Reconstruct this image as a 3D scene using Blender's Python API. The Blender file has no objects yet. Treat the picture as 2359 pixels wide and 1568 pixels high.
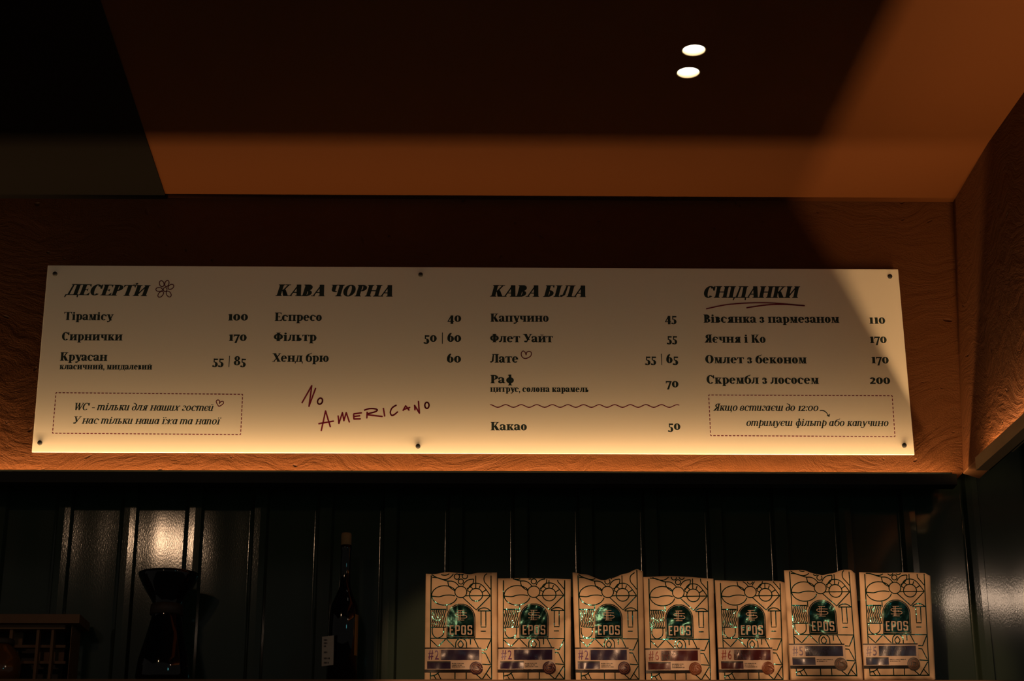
POWER_A, POWER_B = 11, 14
import bpy, bmesh, math, random
from mathutils import Vector, Matrix
scene = bpy.context.scene
COL = scene.collection
# ---------------------------------------------------------------- camera
F = 4077.0
CAM = Vector((0, 0, 1.6))
def _n(v): return Vector(v).normalized()
Xc = _n((268000, -1066, -4077))
Zc = Vector((-95, 11384, -4077)); Zc = (Zc - Xc * Zc.dot(Xc)).normalized()
Yc = Zc.cross(Xc)
R = Matrix((Xc, Yc, Zc))
cd = bpy.data.cameras.new('camera'); cam = bpy.data.objects.new('camera', cd); COL.objects.link(cam)
cd.sensor_width = 36; cd.lens = 36 * F / 2359; cd.clip_start = 0.05; cd.clip_end = 60
cam.matrix_world = Matrix.Translation(CAM) @ R.to_4x4()
scene.camera = cam
def ray(px, py): return (R @ Vector(((px - 1179.5) / F, (784 - py) / F, -1))).normalized()
def bpY(px, py, Y): d = ray(px, py); return CAM + d * ((Y - CAM.y) / d.y)
def bpZ(px, py, Z): d = ray(px, py); return CAM + d * ((Z - CAM.z) / d.z)
WY = 4.5                                   # face of the plaster bulkhead
ZC = bpY(1200, 460, WY).z                  # ceiling height
ZB = bpY(1200, 1084.5, WY).z               # lower edge of the bulkhead
CT = bpY(2195, 460, WY); CT.z = ZC; CBm = bpY(2219, 1085, WY); CBm.z = ZB
T2 = bpZ(2277, 328, ZC); B2 = bpZ(2271, 1037, ZB)
T3 = bpZ(2359, 212, ZC); B3 = bpZ(2359, 957, ZB)
def ext(a, b, Y): t = (Y - a.y) / (b.y - a.y); return a + (b - a) * t
# ---------------------------------------------------------------- world, exposure
w = bpy.data.worlds.new('world'); scene.world = w; w.use_nodes = True
w.node_tree.nodes['Background'].inputs[0].default_value = (1.0, 0.90, 0.76, 1)
w.node_tree.nodes['Background'].inputs[1].default_value = 0.042
scene.view_settings.view_transform = 'Standard'; scene.view_settings.look = 'None'
scene.view_settings.exposure = 0.0; scene.view_settings.gamma = 1.0
# ---------------------------------------------------------------- lamps of the room and added reflection lights
def lamp(kind, name, loc, power, color, target=None, **kw):
    l = bpy.data.lights.new(name, kind); l.energy = power; l.color = color
    for k, v in kw.items(): setattr(l, k, v)
    o = bpy.data.objects.new(name, l); COL.objects.link(o); o.location = loc
    if target is not None: o.rotation_euler = (Vector(target) - Vector(loc)).to_track_quat('-Z', 'Y').to_euler()
    return o
WARM = (1.0, 0.59, 0.26); 
# spotlights on the ceiling track, aimed at the bag shelf
for i, px in enumerate((1020, 1240, 1460, 1680, 1900, 2110)):
    t = bpY(px, 1466, 4.45)
    lamp('SPOT', 'track_spot', (t.x * 0.6 - 0.9, 1.1, 3.45), 235, (1.0, 0.57, 0.29), t, spot_size=math.radians(6.9), spot_blend=0.45, shadow_soft_size=0.03)
# added unseen lights: two warm mirrored by the sheet metal, one teal by foil
def mirrored(px, py, Y, Ywall=4.62):
    p = bpY(px, py, Ywall); d = ray(px, py); d = Vector((d.x, -d.y, d.z)); return p + d * ((Y - p.y) / d.y)
q = mirrored(368, 1250, 0.9)
lamp('AREA', 'warm_reflection_light', q, 3.6, (1.0, 0.62, 0.36), mirrored(368, 1250, 4.6), shape='RECTANGLE', size=0.13, size_y=0.11)
q = mirrored(2290, 1375, 0.9)
lamp('AREA', 'warm_reflection_light', q, 2.6, (1.0, 0.70, 0.48), mirrored(2290, 1375, 4.6), shape='RECTANGLE', size=0.50, size_y=0.06)
lamp('AREA', 'teal_glint_light', (1.6, 0.6, 2.5), 1.5, (0.25, 0.95, 1.0), (0.6, 4.45, 2.4), shape='RECTANGLE', size=0.25, size_y=0.35)  # unseen teal light, added to put glints on the foil

# ---------------------------------------------------------------- materials
def mat(name, col, rough=0.6, metal=0.0, spec=0.5, **kw):
    m = bpy.data.materials.new(name); m.use_nodes = True
    b = m.node_tree.nodes['Principled BSDF']
    b.inputs['Base Color'].default_value = (*col, 1); b.inputs['Roughness'].default_value = rough
    b.inputs['Metallic'].default_value = metal; b.inputs['Specular IOR Level'].default_value = spec
    for k, v in kw.items(): b.inputs[k].default_value = v
    return m
def nd(m, t, **kw):
    n = m.node_tree.nodes.new(t)
    for k, v in kw.items():
        if k in n.inputs: n.inputs[k].default_value = v
        else: setattr(n, k, v)
    return n
def lk(m, a, b): m.node_tree.links.new(a, b)
def noise_bump(m, scale, strength, dist, stretch=(1, 1, 1), detail=4, distortion=0.0, col2=None, cscale=None):
    b = m.node_tree.nodes['Principled BSDF']
    tc = nd(m, 'ShaderNodeTexCoord'); mp = nd(m, 'ShaderNodeMapping'); mp.inputs['Scale'].default_value = stretch
    lk(m, tc.outputs['Object'], mp.inputs['Vector'])
    n = nd(m, 'ShaderNodeTexNoise', Scale=scale, Detail=detail, Distortion=distortion); lk(m, mp.outputs[0], n.inputs['Vector'])
    bp = nd(m, 'ShaderNodeBump', Strength=strength, Distance=dist); lk(m, n.outputs['Fac'], bp.inputs['Height'])
    lk(m, bp.outputs[0], b.inputs['Normal'])
    if col2:
        n2 = nd(m, 'ShaderNodeTexNoise', Scale=cscale or scale, Detail=5.0); lk(m, tc.outputs['Object'], n2.inputs['Vector'])
        mx = nd(m, 'ShaderNodeMix', data_type='RGBA'); lk(m, n2.outputs['Fac'], mx.inputs[0])
        mx.inputs[6].default_value = b.inputs['Base Color'].default_value; mx.inputs[7].default_value = (*col2, 1)
        lk(m, mx.outputs[2], b.inputs['Base Color'])
    return n, bp
M = {}
# hand-trowelled ochre plaster: long curved strokes, small pits
m = M['plaster'] = mat('ochre_plaster', (0.115, 0.038, 0.008), 0.75, spec=0.2)
b = m.node_tree.nodes['Principled BSDF']; tc = nd(m, 'ShaderNodeTexCoord')
warp = nd(m, 'ShaderNodeTexNoise', Scale=2.6, Detail=2.5); lk(m, tc.outputs['Object'], warp.inputs['Vector'])
wm = nd(m, 'ShaderNodeVectorMath', operation='MULTIPLY_ADD'); wm.inputs[1].default_value = (0.55, 0.55, 0.55)
lk(m, warp.outputs['Color'], wm.inputs[0]); lk(m, tc.outputs['Object'], wm.inputs[2])
mp = nd(m, 'ShaderNodeMapping'); mp.inputs['Scale'].default_value = (12, 12, 34); lk(m, wm.outputs[0], mp.inputs['Vector'])
n1 = nd(m, 'ShaderNodeTexNoise', Scale=1.0, Detail=5.0, Roughness=0.65); lk(m, mp.outputs[0], n1.inputs['Vector'])
n2 = nd(m, 'ShaderNodeTexNoise', Scale=230.0, Detail=3.0); lk(m, tc.outputs['Object'], n2.inputs['Vector'])
vo = nd(m, 'ShaderNodeTexVoronoi', Scale=16.0); lk(m, wm.outputs[0], vo.inputs['Vector'])
pit = nd(m, 'ShaderNodeMapRange'); pit.inputs[1].default_value = 0.02; pit.inputs[2].default_value = 0.11; pit.inputs[3].default_value = -1.2; pit.inputs[4].default_value = 0.0
lk(m, vo.outputs['Distance'], pit.inputs[0])
a1 = nd(m, 'ShaderNodeMath', operation='MULTIPLY_ADD'); a1.inputs[1].default_value = 0.18; lk(m, n2.outputs['Fac'], a1.inputs[0]); lk(m, n1.outputs['Fac'], a1.inputs[2])
a2 = nd(m, 'ShaderNodeMath', operation='ADD'); lk(m, a1.outputs[0], a2.inputs[0]); lk(m, pit.outputs[0], a2.inputs[1])
bm_ = nd(m, 'ShaderNodeBump', Strength=0.9, Distance=0.008); lk(m, a2.outputs[0], bm_.inputs['Height']); lk(m, bm_.outputs[0], b.inputs['Normal'])
cr = nd(m, 'ShaderNodeMix', data_type='RGBA'); cr.inputs[6].default_value = (0.074, 0.0225, 0.0047, 1); cr.inputs[7].default_value = (0.102, 0.033, 0.007, 1)
lk(m, n1.outputs['Fac'], cr.inputs[0]); lk(m, cr.outputs[2], b.inputs['Base Color'])
M['ceil'] = mat('ochre_ceiling_paint', (0.118, 0.036, 0.0065), 0.85, spec=0.2); noise_bump(M['ceil'], 160, 0.12, 0.001)
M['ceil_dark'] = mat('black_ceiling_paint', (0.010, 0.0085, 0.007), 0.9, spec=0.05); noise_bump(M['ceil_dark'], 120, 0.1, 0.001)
M['velvet'] = mat('matt_black_inside_face', (0.003, 0.0035, 0.003), 0.9, spec=0.02)
M['black'] = mat('black_powder_coat', (0.012, 0.012, 0.012), 0.55, spec=0.2)
M['green'] = mat('dark_green_gloss_enamel', (0.028, 0.042, 0.03), 0.085, spec=0.45)
noise_bump(M['green'], 420, 0.09, 0.0006, (1, 1, 0.35), 2)
M['board'] = mat('satin_white_panel', (0.78, 0.72, 0.62), 0.5, spec=0.25)
M['ink'] = mat('black_green_print', (0.018, 0.03, 0.028), 0.6, spec=0.2)
M['marker'] = mat('dark_red_marker', (0.16, 0.008, 0.03), 0.6, spec=0.2)
M['steel_black'] = mat('black_screw_cap', (0.01, 0.01, 0.011), 0.6)
M['kraft'] = mat('kraft_paper', (0.50, 0.34, 0.21), 0.7, spec=0.2); noise_bump(M['kraft'], 260, 0.25, 0.0008, col2=(0.56, 0.40, 0.26), cscale=30)
M['foil'] = mat('dark_teal_foil_print', (0.018, 0.12, 0.11), 0.15, metal=0.9, spec=0.5); noise_bump(M['foil'], 55, 0.9, 0.004, detail=3)
M['badge'] = mat('dark_foil_badge', (0.008, 0.035, 0.03), 0.28, metal=0.85); noise_bump(M['badge'], 22, 0.7, 0.006, detail=3)
M['label'] = mat('label_paper', (0.44, 0.32, 0.24), 0.5, spec=0.3)
for k, c in (('purple', (0.020, 0.008, 0.030)), ('red', (0.055, 0.008, 0.008)), ('blue', (0.030, 0.028, 0.055))):
    M[k] = mat(k + '_label_ink', c, 0.32, metal=0.1); noise_bump(M[k], 25, 0.4, 0.003)
M['dark_ink'] = mat('dark_label_ink', (0.012, 0.010, 0.010), 0.5)
M['purple_num'] = mat('violet_number_ink', (0.09, 0.02, 0.11), 0.45); M['red_num'] = mat('red_number_ink', (0.22, 0.025, 0.012), 0.45); M['blue_num'] = mat('blue_grey_number_ink', (0.13, 0.09, 0.14), 0.45)
M['seal_purple'] = mat('purple_seal', (0.045, 0.018, 0.03), 0.4, metal=0.1); M['seal_red'] = mat('copper_seal', (0.15, 0.045, 0.02), 0.4, metal=0.1); M['seal_blue'] = mat('grey_seal', (0.10, 0.08, 0.065), 0.4, metal=0.1)
M['seal_line'] = mat('seal_line_ink', (0.30, 0.13, 0.07), 0.5)
M['bottle'] = mat('black_bottle_glass', (0.004, 0.003, 0.006), 0.06, spec=0.6)
M['cork'] = mat('cork', (0.34, 0.21, 0.09), 0.8); noise_bump(M['cork'], 150, 0.5, 0.001, col2=(0.22, 0.12, 0.05), cscale=90)
M['paper'] = mat('white_tag_paper', (0.42, 0.34, 0.28), 0.7)
M['gold'] = mat('gold_label_edge', (0.32, 0.16, 0.04), 0.45, metal=0.4)
M['wood'] = mat('brown_wood', (0.20, 0.085, 0.03), 0.6); noise_bump(M['wood'], 30, 0.3, 0.001, (1, 1, 8), col2=(0.11, 0.045, 0.016), cscale=20)
M['dark_wood'] = mat('dark_stained_wood', (0.03, 0.016, 0.01), 0.6)
M['glass'] = mat('smoked_clear_glass', (0.02, 0.02, 0.02), 0.03, spec=0.6, Alpha=1.0)
M['amber'] = mat('amber_glass', (0.10, 0.035, 0.008), 0.1, spec=0.6)
M['khaki'] = mat('bare_plasterboard_edge', (0.55, 0.42, 0.24), 0.85, spec=0.1)
M['floor'] = mat('dark_concrete_floor', (0.06, 0.055, 0.05), 0.6); noise_bump(M['floor'], 20, 0.2, 0.002)
def emis(name, col, s):
    m = mat(name, (0, 0, 0)); b = m.node_tree.nodes['Principled BSDF']
    b.inputs['Emission Color'].default_value = (*col, 1); b.inputs['Emission Strength'].default_value = s; return m
M['lens'] = emis('lit_downlight_lens', (1.0, 0.86, 0.66), 4.5)
M['lens_rim'] = mat('cream_reflector', (0.85, 0.7, 0.45), 0.4)
M['led'] = emis('led_strip_diffuser', WARM, 3)

# ---------------------------------------------------------------- mesh helpers
def link(name, verts, faces, material, parent=None, smooth=False):
    me = bpy.data.meshes.new(name); me.from_pydata([tuple(v) for v in verts], [], faces); me.update()
    if material: me.materials.append(material)
    if smooth:
        for p in me.polygons: p.use_smooth = True
    o = bpy.data.objects.new(name, me); COL.objects.link(o)
    if parent is not None: o.parent = parent
    return o
def fixn(o):
    bm = bmesh.new(); bm.from_mesh(o.data); bmesh.ops.recalc_face_normals(bm, faces=bm.faces); bm.to_mesh(o.data); bm.free(); return o
def thing(name, label, cat, loc=(0, 0, 0), group=None):
    o = bpy.data.objects.new(name, None); COL.objects.link(o); o.location = loc; o.empty_display_size = 0.05
    o['label'] = label; o['category'] = cat
    if group: o['group'] = group
    return o
def tag(o, label, cat, group=None):
    o['label'] = label; o['category'] = cat
    if group: o['group'] = group
    return o
def prism(bottom, top):
    n = len(bottom); v = list(bottom) + list(top)
    f = [tuple(range(n))[::-1], tuple(range(n, 2 * n))] + [(i, (i + 1) % n, n + (i + 1) % n, n + i) for i in range(n)]
    return v, f
def box(c, s): 
    x, y, z = c; a, b_, h = s[0] / 2, s[1] / 2, s[2] / 2
    q = [(-a, -b_), (a, -b_), (a, b_), (-a, b_)]
    return prism([Vector((x + i, y + j, z - h)) for i, j in q], [Vector((x + i, y + j, z + h)) for i, j in q])
def boxo(name, c, s, material, parent=None, bevel=0.0, loc=Vector((0, 0, 0))):
    v, f = box(Vector(c) - Vector(loc), s); o = link(name, v, f, material, parent)
    if bevel:
        bm = bmesh.new(); bm.from_mesh(o.data); bmesh.ops.bevel(bm, geom=bm.edges[:], offset=bevel, segments=2, affect='EDGES'); bm.to_mesh(o.data); bm.free()
    return o
def lathe(prof, n=40, c=(0, 0, 0)):
    v, f = [], []
    for r, z in prof:
        for i in range(n):
            a = 2 * math.pi * i / n; v.append(Vector((c[0] + r * math.cos(a), c[1] + r * math.sin(a), c[2] + z)))
    for j in range(len(prof) - 1):
        for i in range(n): f.append((j * n + i, j * n + (i + 1) % n, (j + 1) * n + (i + 1) % n, (j + 1) * n + i))
    f.append(tuple(range(n))[::-1]); f.append(tuple((len(prof) - 1) * n + i for i in range(n)))
    return v, f
def structure(o): o['kind'] = 'structure'; return o

# ---------------------------------------------------------------- the setting
TH = 0.07
XL = -3.2
wl_top = Vector((XL, WY, ZC)); wl_bot = Vector((XL, WY, ZB))
YW = 2.2
T4 = ext(T2, T3, YW); B4 = ext(B2, B3, YW)
def grid_quad(a, b_, c, d, n, mm):   # a-b bottom, d-c top
    v = []; f = []
    for j in range(mm + 1):
        for i in range(n + 1):
            s, t = i / n, j / mm; v.append((a * (1 - s) + b_ * s) * (1 - t) + (d * (1 - s) + c * s) * t)
    for j in range(mm):
        for i in range(n): k = j * (n + 1) + i; f.append((k, k + 1, k + n + 2, k + n + 1))
    return v, f
off = Vector((0, TH, 0))
v, f = prism([wl_bot, CBm, CBm + off, wl_bot + off], [wl_top, CT, CT + off, wl_top + off])
structure(fixn(link('wall_front', v, f, M['plaster'])))
# chamfered corner and the right-hand wing that comes towards the room
offr = Vector((TH, 0.0, 0)); offc = Vector((TH * 0.8, TH * 0.7, 0))
v, f = prism([CBm, B2, B2 + offc, CBm + offc], [CT, T2, T2 + offc, CT + offc])
structure(fixn(link('trim_1', v, f, M['plaster'])))
v, f = prism([B2, B4, B4 + offr, B2 + offr], [T2, T4, T4 + offr, T2 + offr])
structure(fixn(link('wall_right', v, f, M['plaster'])))
# ceiling: ochre field, black field on the left
E1 = bpZ(385, 460, ZC); E2 = bpZ(340, 325, ZC); E3 = ext(E1, E2, 0.0); E0 = ext(E1, E2, 5.2)
up = Vector((0, 0, 0.08))
field = [E0, Vector((3.4, 5.2, ZC)), Vector((3.4, 0, ZC)), E3]
v, f = prism(field, [p + up for p in field]); ceil = structure(fixn(link('ceiling', v, f, M['ceil'])))
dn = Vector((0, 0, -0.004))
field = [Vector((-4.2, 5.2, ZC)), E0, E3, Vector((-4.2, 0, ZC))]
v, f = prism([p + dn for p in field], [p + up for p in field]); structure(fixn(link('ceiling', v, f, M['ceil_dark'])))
structure(boxo('floor', (0, 2.4, -0.05), (9, 6.4, 0.1), M['floor']))
# exposed underside of the wing
v, f = prism([p - Vector((0, 0, 0.004)) for p in (B2, B4, B4 + offr * 0.98, B2 + offr * 0.98)], [B2, B4, B4 + offr * 0.98, B2 + offr * 0.98])
structure(fixn(link('trim_2', v, f, M['khaki'])))
v, f = prism([p - Vector((0, 0, 0.004)) for p in (CBm, B2, B2 + offc * 0.98, CBm + offc * 0.98)], [CBm, B2, B2 + offc * 0.98, CBm + offc * 0.98])
structure(fixn(link('trim_3', v, f, M['wood'])))
# ribbed sheet-metal back wall: one object per sheet
YB = 4.62; ZLO = 2.0
wb = bpy.data.objects.new('wall_back', None); COL.objects.link(wb); wb['kind'] = 'structure'
PER = (bpY(1647, 1200, YB) - bpY(1200, 1200, YB)).x / 3
X0 = bpY(1200, 1200, YB).x
rw = PER * 0.25
me0 = None
random.seed(5)
for k in range(-13, 9):
    hx = PER / 2
    prof = [(-hx, 0)] + [(-hx + rw * 0.0, 0)]
    prof = []
    pan0, pan1 = -hx, hx - rw
    dep = random.uniform(0.0001, 0.0006) * random.choice((1, -1, 1))
    for i in range(15):
        s = i / 14; prof.append((pan0 + (pan1 - pan0) * s, dep * math.sin(math.pi * s) + 0.0001 * math.sin(s * 9 + k)))
    for s, h in ((0.02, -0.003), (0.10, -0.0155), (0.14, -0.0178), (0.5, -0.0182), (0.86, -0.0178), (0.90, -0.0155), (0.98, -0.003), (1.0, 0)):
        prof.append((pan1 + rw * s, h))
    nz = 26; v = []; f = []
    amp = random.uniform(0.0001, 0.0004); ph = random.uniform(0, 6)
    for j in range(nz + 1):
        z = ZLO + (ZC - ZLO) * j / nz
        for x, y in prof:
            e = 1 if x < pan1 else 0
            v.append(Vector((x, y + e * amp * math.sin(z * 7.5 + ph + x * 9) * math.sin(math.pi * min(1, max(0, (x - pan0) / (pan1 - pan0)))), z)))
    n = len(prof)
    for j in range(nz):
        for i in range(n - 1): f.append((j * n + i, j * n + i + 1, (j + 1) * n + i + 1, (j + 1) * n + i))
    o = link('metal_sheet', v, f, M['green'], wb, True)
    for fi, p in enumerate(o.data.polygons): p.use_smooth = fi % (n - 1) < 14
    o.location = (X0 + k * PER + rw / 2 - hx + rw * 0.0, YB, 0); o.rotation_euler.z = random.uniform(-0.006, 0.006)
o = boxo('backing', (-0.8, YB + 0.04, (ZLO + ZC) / 2), (5.0, 0.03, ZC - ZLO), M['black'], wb)

# ---------------------------------------------------------------- LED channels under the bulkhead
def led_channel(name, label, p0, p1, inward, d, zs, hl, g, lw, power, wid, outer=None):
    outer = outer or M['black']
    """J-shaped channel along p0-p1 under a wall edge; inward = unit vector away from the wall."""
    L = (p1 - p0).length; t = (p1 - p0).normalized(); mid = (p0 + p1) / 2
    T = thing(name, label, 'light', mid)
    fl = zs + 0.006
    def seg(nm, y0, y1, z0, z1, material):
        q = [(y0, z0), (y1, z0), (y1, z1), (y0, z1)]
        v, f = prism([p0 - mid + inward * a + Vector((0, 0, b_)) for a, b_ in q], [p1 - mid + inward * a + Vector((0, 0, b_)) for a, b_ in q])
        return fixn(link(nm, v, f, material, T))
    seg('back_plate', -0.0035, 0.0, -fl - 0.003, -0.0005, M['velvet'])
    seg('base_plate', 0.0, d + g + 0.0025, -fl - 0.003, -fl, outer)
    seg('front_lip', d + g, d + g + 0.0025, -fl, -zs + hl, outer)
    seg('led_strip', d - wid / 2 - 0.001, d + wid / 2 + 0.001, -fl, -fl + 0.003, M['led'])
    l = lamp('AREA', name + '_light', mid + inward * d + Vector((0, 0, -zs)), power, WARM, shape='RECTANGLE', size=L * 0.999, size_y=wid)
    zax = Vector((0, 0, -1)); l.rotation_euler = Matrix((t, zax.cross(t), zax)).transposed().to_euler()
    return T
cB = WY - bpZ(1200, 325, ZC).y
wx = bpY(1875, 460, WY); 
H = ZC - ZB
dB, zB, hB = 0.030, 0.036, 0.020
gB = hB * (cB - dB) / (H + zB)
lx = Vector((XL + 0.3, WY, ZB)); 
led_channel('light_channel', 'black light channel running under the whole front bulkhead, below the menu board', lx, Vector((CBm.x - 0.03, WY, ZB)), Vector((0, -1, 0)), dB, zB, hB, gB, 0.0025, POWER_B, 0.0025)
wd = (B4 - B2).normalized(); inn = Vector((wd.y, -wd.x, 0)).normalized()
if inn.x > 0: inn = -inn
dA, zA, hA = 0.018, 0.045, 0.024
cA = (CT.x - wx.x)
gA = hA * (cA - dA) / (H + zA)
led_channel('light_channel', 'short black light channel under the right-hand wing, running towards the room', B2 + wd * 0.005, B4, inn, dA, zA, hA, gA, 0.0025, POWER_A, 0.0025, M['khaki'])

# ---------------------------------------------------------------- lettering: heavy serif Cyrillic drawn glyph by glyph
# a glyph is a list of polygons in units of the capital height
XH = 0.73
class Pen:
    def __init__(s, W=0.2, T=0.07): s.W, s.T, s.p = W, T, []
    def poly(s, *pts): s.p.append(list(pts)); return s
    def rect(s, x0, y0, x1, y1): return s.poly((x0, y0), (x1, y0), (x1, y1), (x0, y1))
    def stem(s, x, y0, y1, b=1, t=1, w=None):
        w = w or s.W; so, sh = 0.075, 0.06; s.rect(x, y0, x + w, y1)
        if b: s.poly((x - so, y0), (x + w + so, y0), (x + w + so, y0 + sh * .7), (x + w, y0 + sh * 1.5), (x, y0 + sh * 1.5), (x - so, y0 + sh * .7))
        if t == 1: s.poly((x - so, y1 - sh * .7), (x, y1 - sh * 1.5), (x + w, y1 - sh * 1.5), (x + w + so, y1 - sh * .7), (x + w + so, y1), (x - so, y1))
        if t == 2: s.poly((x - so, y1 - 0.10), (x, y1 - 0.12), (x + w, y1), (x + w * .4, y1), (x - so, y1 - 0.05))
        return s
    def diag(s, x0, y0, x1, y1, w): return s.poly((x0, y0), (x0 + w, y0), (x1 + w, y1), (x1, y1))
    def ser(s, x0, x1, y, up=1):
        h = 0.055 * up; return s.poly((x0, y), (x1, y), (x1, y + h), (x0, y + h))
    def ring(s, cx, cy, rx, ry, tx=None, ty=None, a0=0, a1=360, n=26):
        tx = tx if tx is not None else s.W; ty = ty if ty is not None else s.T
        for i in range(n):
            p = []
            for a in (a0 + (a1 - a0) * i / n, a0 + (a1 - a0) * (i + 1) / n):
                a = math.radians(a); p.append(((cx + rx * math.cos(a), cy + ry * math.sin(a)), (cx + (rx - tx) * math.cos(a), cy + (ry - ty) * math.sin(a))))
            s.poly(p[0][0], p[1][0], p[1][1], p[0][1])
        return s
    def dot(s, cx, cy, r): return s.ring(cx, cy, r, r, r, r, n=12)
def glyph(ch, it, W, T):
    P = Pen(W, T); low = ch.lower() == ch and ch.isalpha(); h = XH if low else 1.0
    if low: P.W = W = W * 0.92
    c = ch.upper() if ch.isalpha() else ch; k = 0.80 if low else 1.0
    s = lambda x, b=1, t=1, y0=0, y1=None: P.stem(x, y0, h if y1 is None else y1, b, t)
    if low and it:                                   # cursive forms
        d = 0.30; a = 0.40
        def arch(x): P.ring(x + (d + W) / 2 + 0.0, h - 0.20, (d + W) / 2, 0.20, W, T * 1.2, 0, 150); P.rect(x + d, 0, x + d + W, h - 0.2)
        def cup(x): P.ring(x + (d + W) / 2, 0.17, (d + W) / 2, 0.17, W, T * 1.2, 180, 330); P.rect(x, 0.17, x + W, h)
        if ch == 'т': P.rect(0, 0, W, h); P.ser(-.07, W, h, -1); arch(0); arch(d); P.poly((2*d+W, 0), (2*d+W+.09, .07), (2*d+W+.07, .11), (2*d+W-.02, .08)); return P.p, 2 * d + W + .13
        if ch == 'п': P.rect(0, 0, W, h); P.ser(-.07, W, h, -1); arch(0); P.poly((d+W, 0), (d+W+.09, .07), (d+W+.07, .11), (d+W-.02, .08)); return P.p, d + W + .13
        if ch in 'ийшщц':
            P.ser(-.07, W, h, -1); cup(0); P.rect(d, 0, d + W, h); e = d
            if ch in 'шщ': cup(d); P.rect(2 * d, 0, 2 * d + W, h); e = 2 * d
            if ch in 'щц': P.poly((e + W - .02, 0.06), (e + W + .10, .06), (e + W + .02, -.2), (e + W - .06, -.2))
            if ch == 'й': P.ring((d + W) / 2 + .03, h + .2, .15, .12, .06, .07, 190, 350)
            P.poly((e + W, 0), (e + W + .09, .07), (e + W + .07, .11), (e + W - .02, .08)); return P.p, e + W + .13
        if ch == 'а': P.ring(.22, h / 2, .24, h / 2 + .01, W, T); P.rect(.33, 0, .33 + W, h); P.poly((.33 + W, 0), (.42 + W, .07), (.40 + W, .11), (.31 + W, .08)); return P.p, .33 + W + .12
        if ch == 'г': P.ring(.20, h - .17, .20, .18, W, T, -60, 160); P.ring(.22, .15, .2, .16, W, T, 110, 330); return P.p, .46
        if ch == 'д': P.ring(.22, .30, .25, .31, W, T); P.ring(.02, .62, .44, .42, W, T, -35, 95); return P.p, .52
        if ch == 'в': P.ring(.2, .19, .24, .2, W, T); P.ring(.2, .5, .20, .24, W * .8, T, -60, 180); P.rect(-.02, .18, -.02 + W * .9, .52); return P.p, .50
        if ch == 'е': P.ring(.22, h / 2, .25, h / 2 + .01, W, T, 20, 330); P.poly((.1, .30), (.42, .42), (.43, .49), (.1, .37)); return P.p, .50
        if ch == 'р': P.rect(.06, -.28, .06 + W, h + .1); P.ser(-.02, .12 + W, -.28); P.ring(.30, h / 2, .26, h / 2 + .01, W, T); return P.p, .62
        if ch == 'у': P.diag(.22, 0, .02, h, W); P.diag(.22, 0, .46, h, T * 1.3); P.ring(.10, -.03, .20, .22, T * 1.3, T * 1.3, 200, 370); P.dot(-.06, -.12, .07); return P.p, .60
        if ch == 'х': P.diag(.30, 0, .04, h, W); P.diag(0, 0, .42, h, T * 1.3); P.dot(.01, .06, .06); P.dot(.5, h - .07, .06); return P.p, .58
    if c == 'І' or c == 'Ї':
        s(.075, 1, 2 if low else 1); x = .075 + W / 2
        if c == 'І' and low: P.dot(x, h + .17, .105 if not it else .085)
        if c == 'Ї': P.dot(x - .12, h + .17, .075); P.dot(x + .13, h + .17, .075)
        return P.p, .20 + W
    if c in 'НИЙПЦШЩ':
        d = .52 * k + (.0 if not low else -.02)
        s(.075); x2 = .075 + d; s(x2)
        if c == 'Н': P.rect(.1, h / 2 - T / 2, x2 + .05, h / 2 + T / 2)
        if c in 'ИЙ': P.diag(.075 + W * .5, .09, x2, h - .09, W * .42)
        if c == 'П': P.rect(.1, h - .065, x2 + .05, h)
        if c in 'ЦШЩ': P.rect(.1, 0, x2 + .05, .065)
        if c in 'ШЩ': s(x2 + d - .04); P.rect(.1, 0, x2 + d, .065); x2 += d - .04
        if c in 'ЦЩ': P.poly((x2 + W - .02, .065), (x2 + W + .12, .065), (x2 + W + .12, -.16), (x2 + W + .06, -.16))
        if c == 'Й': P.ring((x2 + .075 + W) / 2, h + .2, .15, .12, .05, .08, 185, 355)
        return P.p, x2 + W + .12
    if c == 'Ч': s(.5 * k, 1); P.rect(.075, h * .6, .075 + W, h); P.ser(0, W + .15, h, -1); P.ring(.075 + .24 * k + .03, h * .6, .24 * k + .03, h * .24, W, T * 1.3, 180, 300); return P.p, .5 * k + W + .12
    if c == 'Т' or c == 'Г':
        if c == 'Т':
            wd = .76 * k; cx = wd / 2; s(cx - W / 2, 1, 0); P.rect(0.02, h - .065, wd - .02, h)
            for sx in (0, 1): x = .0 if sx == 0 else wd; q = 1 if sx == 0 else -1; P.poly((x, h), (x + q * .14, h), (x + q * .10, h - .1), (x + q * .01, h - .26))
            return P.p, wd + .04
        s(.075); P.rect(.1, h - .065, .54 * k, h); P.poly((.54 * k, h), (.54 * k - .14, h), (.54 * k - .08, h - .1), (.54 * k, h - .26)); return P.p, .58 * k
    if c == 'К':
        s(.075); x = .075 + W
        P.diag(x - .03, h * .42, x + .25 * k, h - .03, T * 1.4); P.ser(x + .10 * k, x + .44 * k, h, -1)
        P.poly((x, h * .55), (x, h * .45), (x + .16 * k, h * .5), (x + .42 * k + .02, .0), (x + .42 * k + .02 - W * 1.15, 0), (x + .02, h * .42))
        P.poly((x + .06, h * .56), (x + .2 * k, h * .56), (x + .47 * k, .0), (x + .47 * k - W * 1.2, 0)); P.ser(x + .47 * k - W * 1.2, x + .5 * k + .02, 0); return P.p, x + .53 * k
    if c == 'М':
        wd = .86 * k; P.rect(.09, 0, .09 + T, h); P.ser(0, .24, 0); P.ser(0, .2, h, -1); P.stem(wd - W, 0, h)
        P.poly((.07, h), (.07 + W * 1.1, h), (wd / 2 + .06, .0), (wd / 2 - .03, 0)); P.poly((wd / 2 - .03, 0), (wd / 2 + .05, 0), (wd - W * .3, h), (wd - W * .75, h)); return P.p, wd + .12
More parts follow.
